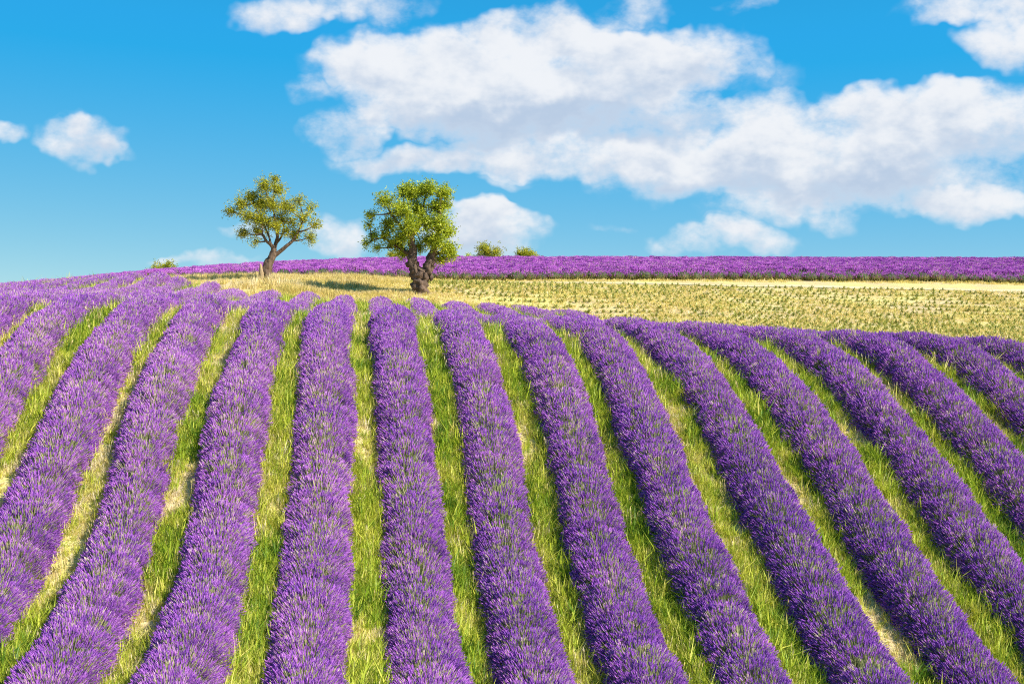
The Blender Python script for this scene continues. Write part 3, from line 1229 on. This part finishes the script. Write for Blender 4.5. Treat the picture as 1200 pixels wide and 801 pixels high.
def tree(name, label, base_px, D, origin, trunk, blobs, bark, leafm, seed, size, extra=None):
    """trunk and blobs measured in the zoomed photo (5.34 per photo pixel), placed at distance D with real depth"""
    r = random.Random(seed)
    base = pt_at(base_px[0], base_px[1], D)
    base[2] = float(height(np.array([base[0]]), np.array([base[1]]))[0])
    m = D / F / 5.34 / math.cos(YAW)
    bx, by = (base_px[0] - origin[0]) * 5.34, (base_px[1] - origin[1]) * 5.34

    def loc(p):
        dep = p[2] if len(p) > 2 else 0
        return Vector(((p[0] - bx) * m, dep * m, (by - p[1]) * m))
    root = empty(name, base)
    tag(root, label, 'tree')
    mb = MB()
    ends = []
    for limb, rads, rough in trunk:
        pts = [loc(p) for p in limb]
        tube(mb, pts, [q * m for q in rads], 26 if rads[0] > 20 else 9, r, rough)
        ends += pts[len(pts) // 2:]
    bl = []
    for (x, y, rad, n, dep) in blobs:
        c = loc((x, y, dep))
        bl.append((c, rad * m, n))
        # a branch reaching into the clump from the nearest limb below it
        st = min(ends, key=lambda e: (e - c).length + (2.0 if e.z > c.z + .2 else 0))
        mid = st.lerp(c, .5) + Vector((r.gauss(0, .06), r.gauss(0, .06), -.05))
        L = (c - st).length
        if L > .15:
            tube(mb, [st, mid, c], [.055, .038, .018], 5, r, .1)
        for _ in range(5):
            d = Vector((r.gauss(0, 1), r.gauss(0, 1), r.gauss(.3, 1))).normalized()
            tube(mb, [c.lerp(mid, .3), c + d * rad * m * .45, c + d * rad * m * .9], [.02, .013, .005], 4, r, .1)
    me = mb.mesh('trunk', [bark], smooth=True)
    o = bpy.data.objects.new('trunk', me); C.objects.link(o); o.parent = root
    leaf_object('crown', bl, size, leafm, root, seed + 1)
    if extra:
        extra(root, loc, m, r)
    return root


def hollow(root, loc, m, r):
    mb = MB()
    tube(mb, [loc((308, 705, -16)), loc((304, 660, -18)), loc((300, 628, -16)), loc((297, 604, -12))], [17 * m, 15 * m, 11 * m, 4 * m], 9, r, .16)
    o = bpy.data.objects.new('stump', mb.mesh('stump', [M_wood], smooth=True)); C.objects.link(o); o.parent = root
    o['label'] = 'pale split stump of a lost limb'


tree('leaning_tree', 'slim leaning almond tree with thin yellowing crown in dry grass', (312, 326), 84, (250, 195),
     [([(330, 705, 0), (332, 660, 0), (342, 610, 0), (368, 560, 0), (380, 510, 0)], [34, 30, 29, 22, 17], .12),
      ([(380, 515, 0), (360, 485, -10), (335, 465, -20), (312, 425, -30)], [14, 11, 9, 6], .1),
      ([(380, 515, 0), (392, 470, 15), (400, 420, 10), (385, 340, 20), (372, 240, 10)], [15, 11, 9, 7, 3], .1),
      ([(372, 560, 0), (400, 540, 0), (425, 520, -5), (455, 495, -10), (490, 465, -10), (525, 410, 0), (560, 330, 10)], [15, 14, 12, 11, 9, 6, 3], .1),
      ([(392, 480, 10), (425, 430, 40), (440, 340, 60)], [8, 6, 3], .1),
      ([(360, 485, -10), (345, 430, 40), (300, 330, 50), (260, 230, 40)], [8, 6, 5, 3], .1)],
     [(388, 85, 26, 130, 0), (330, 130, 55, 480, -30), (405, 150, 42, 380, 20), (245, 195, 55, 430, 20), (180, 245, 52, 420, -20), (118, 282, 32, 180, 0),
      (300, 230, 75, 620, 60), (370, 245, 75, 620, -50), (230, 320, 55, 340, -50), (450, 250, 55, 340, 50), (330, 350, 65, 480, 70), (200, 415, 40, 240, -10), (280, 400, 45, 240, 20),
      (265, 465, 28, 100, -40), (395, 375, 48, 300, -60), (480, 340, 50, 220, 60), (535, 215, 40, 200, -10), (598, 265, 40, 180, 20), (560, 330, 55, 300, -40), (632, 365, 34, 150, 10),
      (600, 440, 40, 230, 0), (505, 425, 45, 280, 30), (455, 405, 35, 170, -20), (300, 330, 60, 420, -70), (420, 320, 55, 300, 90), (490, 270, 45, 160, -60)],
     M_barkA, M_leafA, 21, .105, hollow)


def knots(root, loc, m, r):
    trunk = [c for c in root.children if c.name.startswith('trunk')][0]
    for (x, y, d, q) in [(362, 572, -8, 15), (396, 615, -26, 15), (470, 645, -30, 14), (505, 660, -16, 14), (440, 700, -34, 15), (510, 602, -16, 12)]:
        c = loc((x, y, d))
        s = bmesh.new()
        bmesh.ops.create_icosphere(s, subdivisions=3, radius=q * m)
        for v in s.verts:
            v.co = c + Vector((v.co.x, v.co.y, v.co.z * 1.35)) * (1 + .45 * mnoise.fractal(v.co * 5 + Vector((x, y, 0)), .8, 2.1, 4))
        me = bpy.data.meshes.new('knot')
        s.to_mesh(me); s.free()
        me.materials.append(M_barkB)
        o = bpy.data.objects.new('knot', me); C.objects.link(o); o.parent = trunk


tree('gnarled_tree', 'old gnarled tree with thick twisted double trunk and dense green crown', (492, 341), 79, (410, 200),
     [([(440, 770, 0), (438, 720, 0), (440, 670, 0), (440, 630, 0), (452, 600, 0)], [54, 48, 47, 48, 34], .2),
      ([(425, 650, 0), (402, 600, -5), (392, 545, -5), (398, 500, 0), (388, 440, 0), (385, 390, 10), (372, 320, 20), (360, 240, 10)], [38, 32, 29, 23, 20, 17, 12, 7], .2),
      ([(455, 660, 0), (482, 610, 0), (500, 560, 0), (512, 520, 5), (530, 460, 10), (555, 380, 10), (560, 280, 0), (570, 170, 0)], [40, 34, 29, 23, 18, 14, 10, 5], .2),
      ([(398, 500, 0), (360, 500, 30), (300, 460, 50), (210, 410, 40), (140, 430, 30)], [16, 14, 10, 6, 3], .12),
      ([(385, 400, 10), (440, 330, 60), (460, 230, 60), (480, 130, 40)], [13, 10, 7, 4], .1),
      ([(388, 430, 0), (320, 340, -40), (260, 260, -40), (225, 190, -20)], [13, 10, 7, 4], .1),
      ([(512, 520, 5), (560, 500, 40), (610, 480, 50)], [14, 10, 5], .1)],
     [(385, 130, 70, 900, 0), (450, 110, 45, 400, 60), (500, 105, 50, 560, -20), (590, 130, 52, 620, 10), (340, 120, 40, 300, 40), (225, 180, 55, 520, -20), (320, 240, 85, 1000, -60), (430, 225, 75, 800, 60), (550, 215, 62, 620, 30),
      (560, 320, 80, 950, -50), (380, 330, 85, 1000, -70), (480, 310, 75, 700, 50), (610, 370, 42, 420, 20), (250, 320, 55, 420, 20), (610, 480, 62, 680, 0), (500, 420, 55, 420, 60), (545, 430, 60, 650, -50), (640, 505, 38, 280, 30),
      (310, 440, 55, 360, 60), (230, 390, 50, 260, 20), (160, 390, 42, 160, 40), (110, 440, 32, 120, 20), (175, 470, 30, 110, 40), (140, 265, 38, 170, 10), (125, 330, 24, 70, 20), (260, 450, 35, 160, 70), (340, 500, 42, 300, 70), (600, 200, 36, 240, 40),
      (440, 460, 45, 260, 90), (570, 540, 36, 260, 40), (330, 400, 55, 460, -40)],
     M_barkB, M_leafB, 31, .115, knots)


def bush(name, label, cat, u, vtop, D, w, h, mat, seed, n=900):
    """shrub on the skyline: many stems, loose crown; w and h in metres"""
    r = random.Random(seed)
    p = pt_at(u, vtop, D)
    gz = float(height(np.array([p[0]]), np.array([p[1]]))[0])
    h = max(h, p[2] - gz)
    root = empty(name, (p[0], p[1], gz))
    tag(root, label, cat)
    mb = MB()
    bl = []
    for i in range(9):
        a = r.uniform(0, 6.283); q = w * .42 * math.sqrt(r.random())
        top = Vector((q * math.cos(a), q * math.sin(a), h * r.uniform(.5, .86)))
        tube(mb, [Vector((0, 0, -.1)), Vector((top.x * .4, top.y * .4, top.z * .5)), top], [.06, .04, .015], 5, r, .1)
        bl.append((top, h * .2 + w * .09, n // 9))
    for i in range(5):
        a = r.uniform(0, 6.283)
        bl.append((Vector((w * .35 * math.cos(a), w * .35 * math.sin(a), h * .35)), h * .3, n // 9))
    o = bpy.data.objects.new('trunk', mb.mesh('trunk', [M_barkA], smooth=True)); C.objects.link(o); o.parent = root
    leaf_object('crown', bl, .16, mat, root, seed + 1)


bush('skyline_shrub', 'dark olive shrub showing above the far lavender beside the gnarled tree', 'shrub', 572, 286, 146, 2.4, 1.9, M_leafA, 51, 1400)
bush('skyline_shrub', 'low rounded yellow shrub on the skyline, farther from the gnarled tree', 'shrub', 621, 290, 146, 2.6, 1.5, M_leafA, 53, 1500)
bush('skyline_shrub', 'yellow shrub just showing over the skyline beyond the leaning tree', 'shrub', 187, 308, 146, 3.0, 1.3, M_leafA, 55, 1500)
bush('skyline_shrub', 'yellowish shrub half hidden behind the crown of the gnarled tree', 'shrub', 463, 294, 150, 2.4, 1.6, M_leafA, 57, 800)
bush('skyline_shrub', 'tiny dark shrub between the gnarled tree and the olive shrub', 'shrub', 549, 296, 150, .8, 1.2, M_leafB, 59, 250)
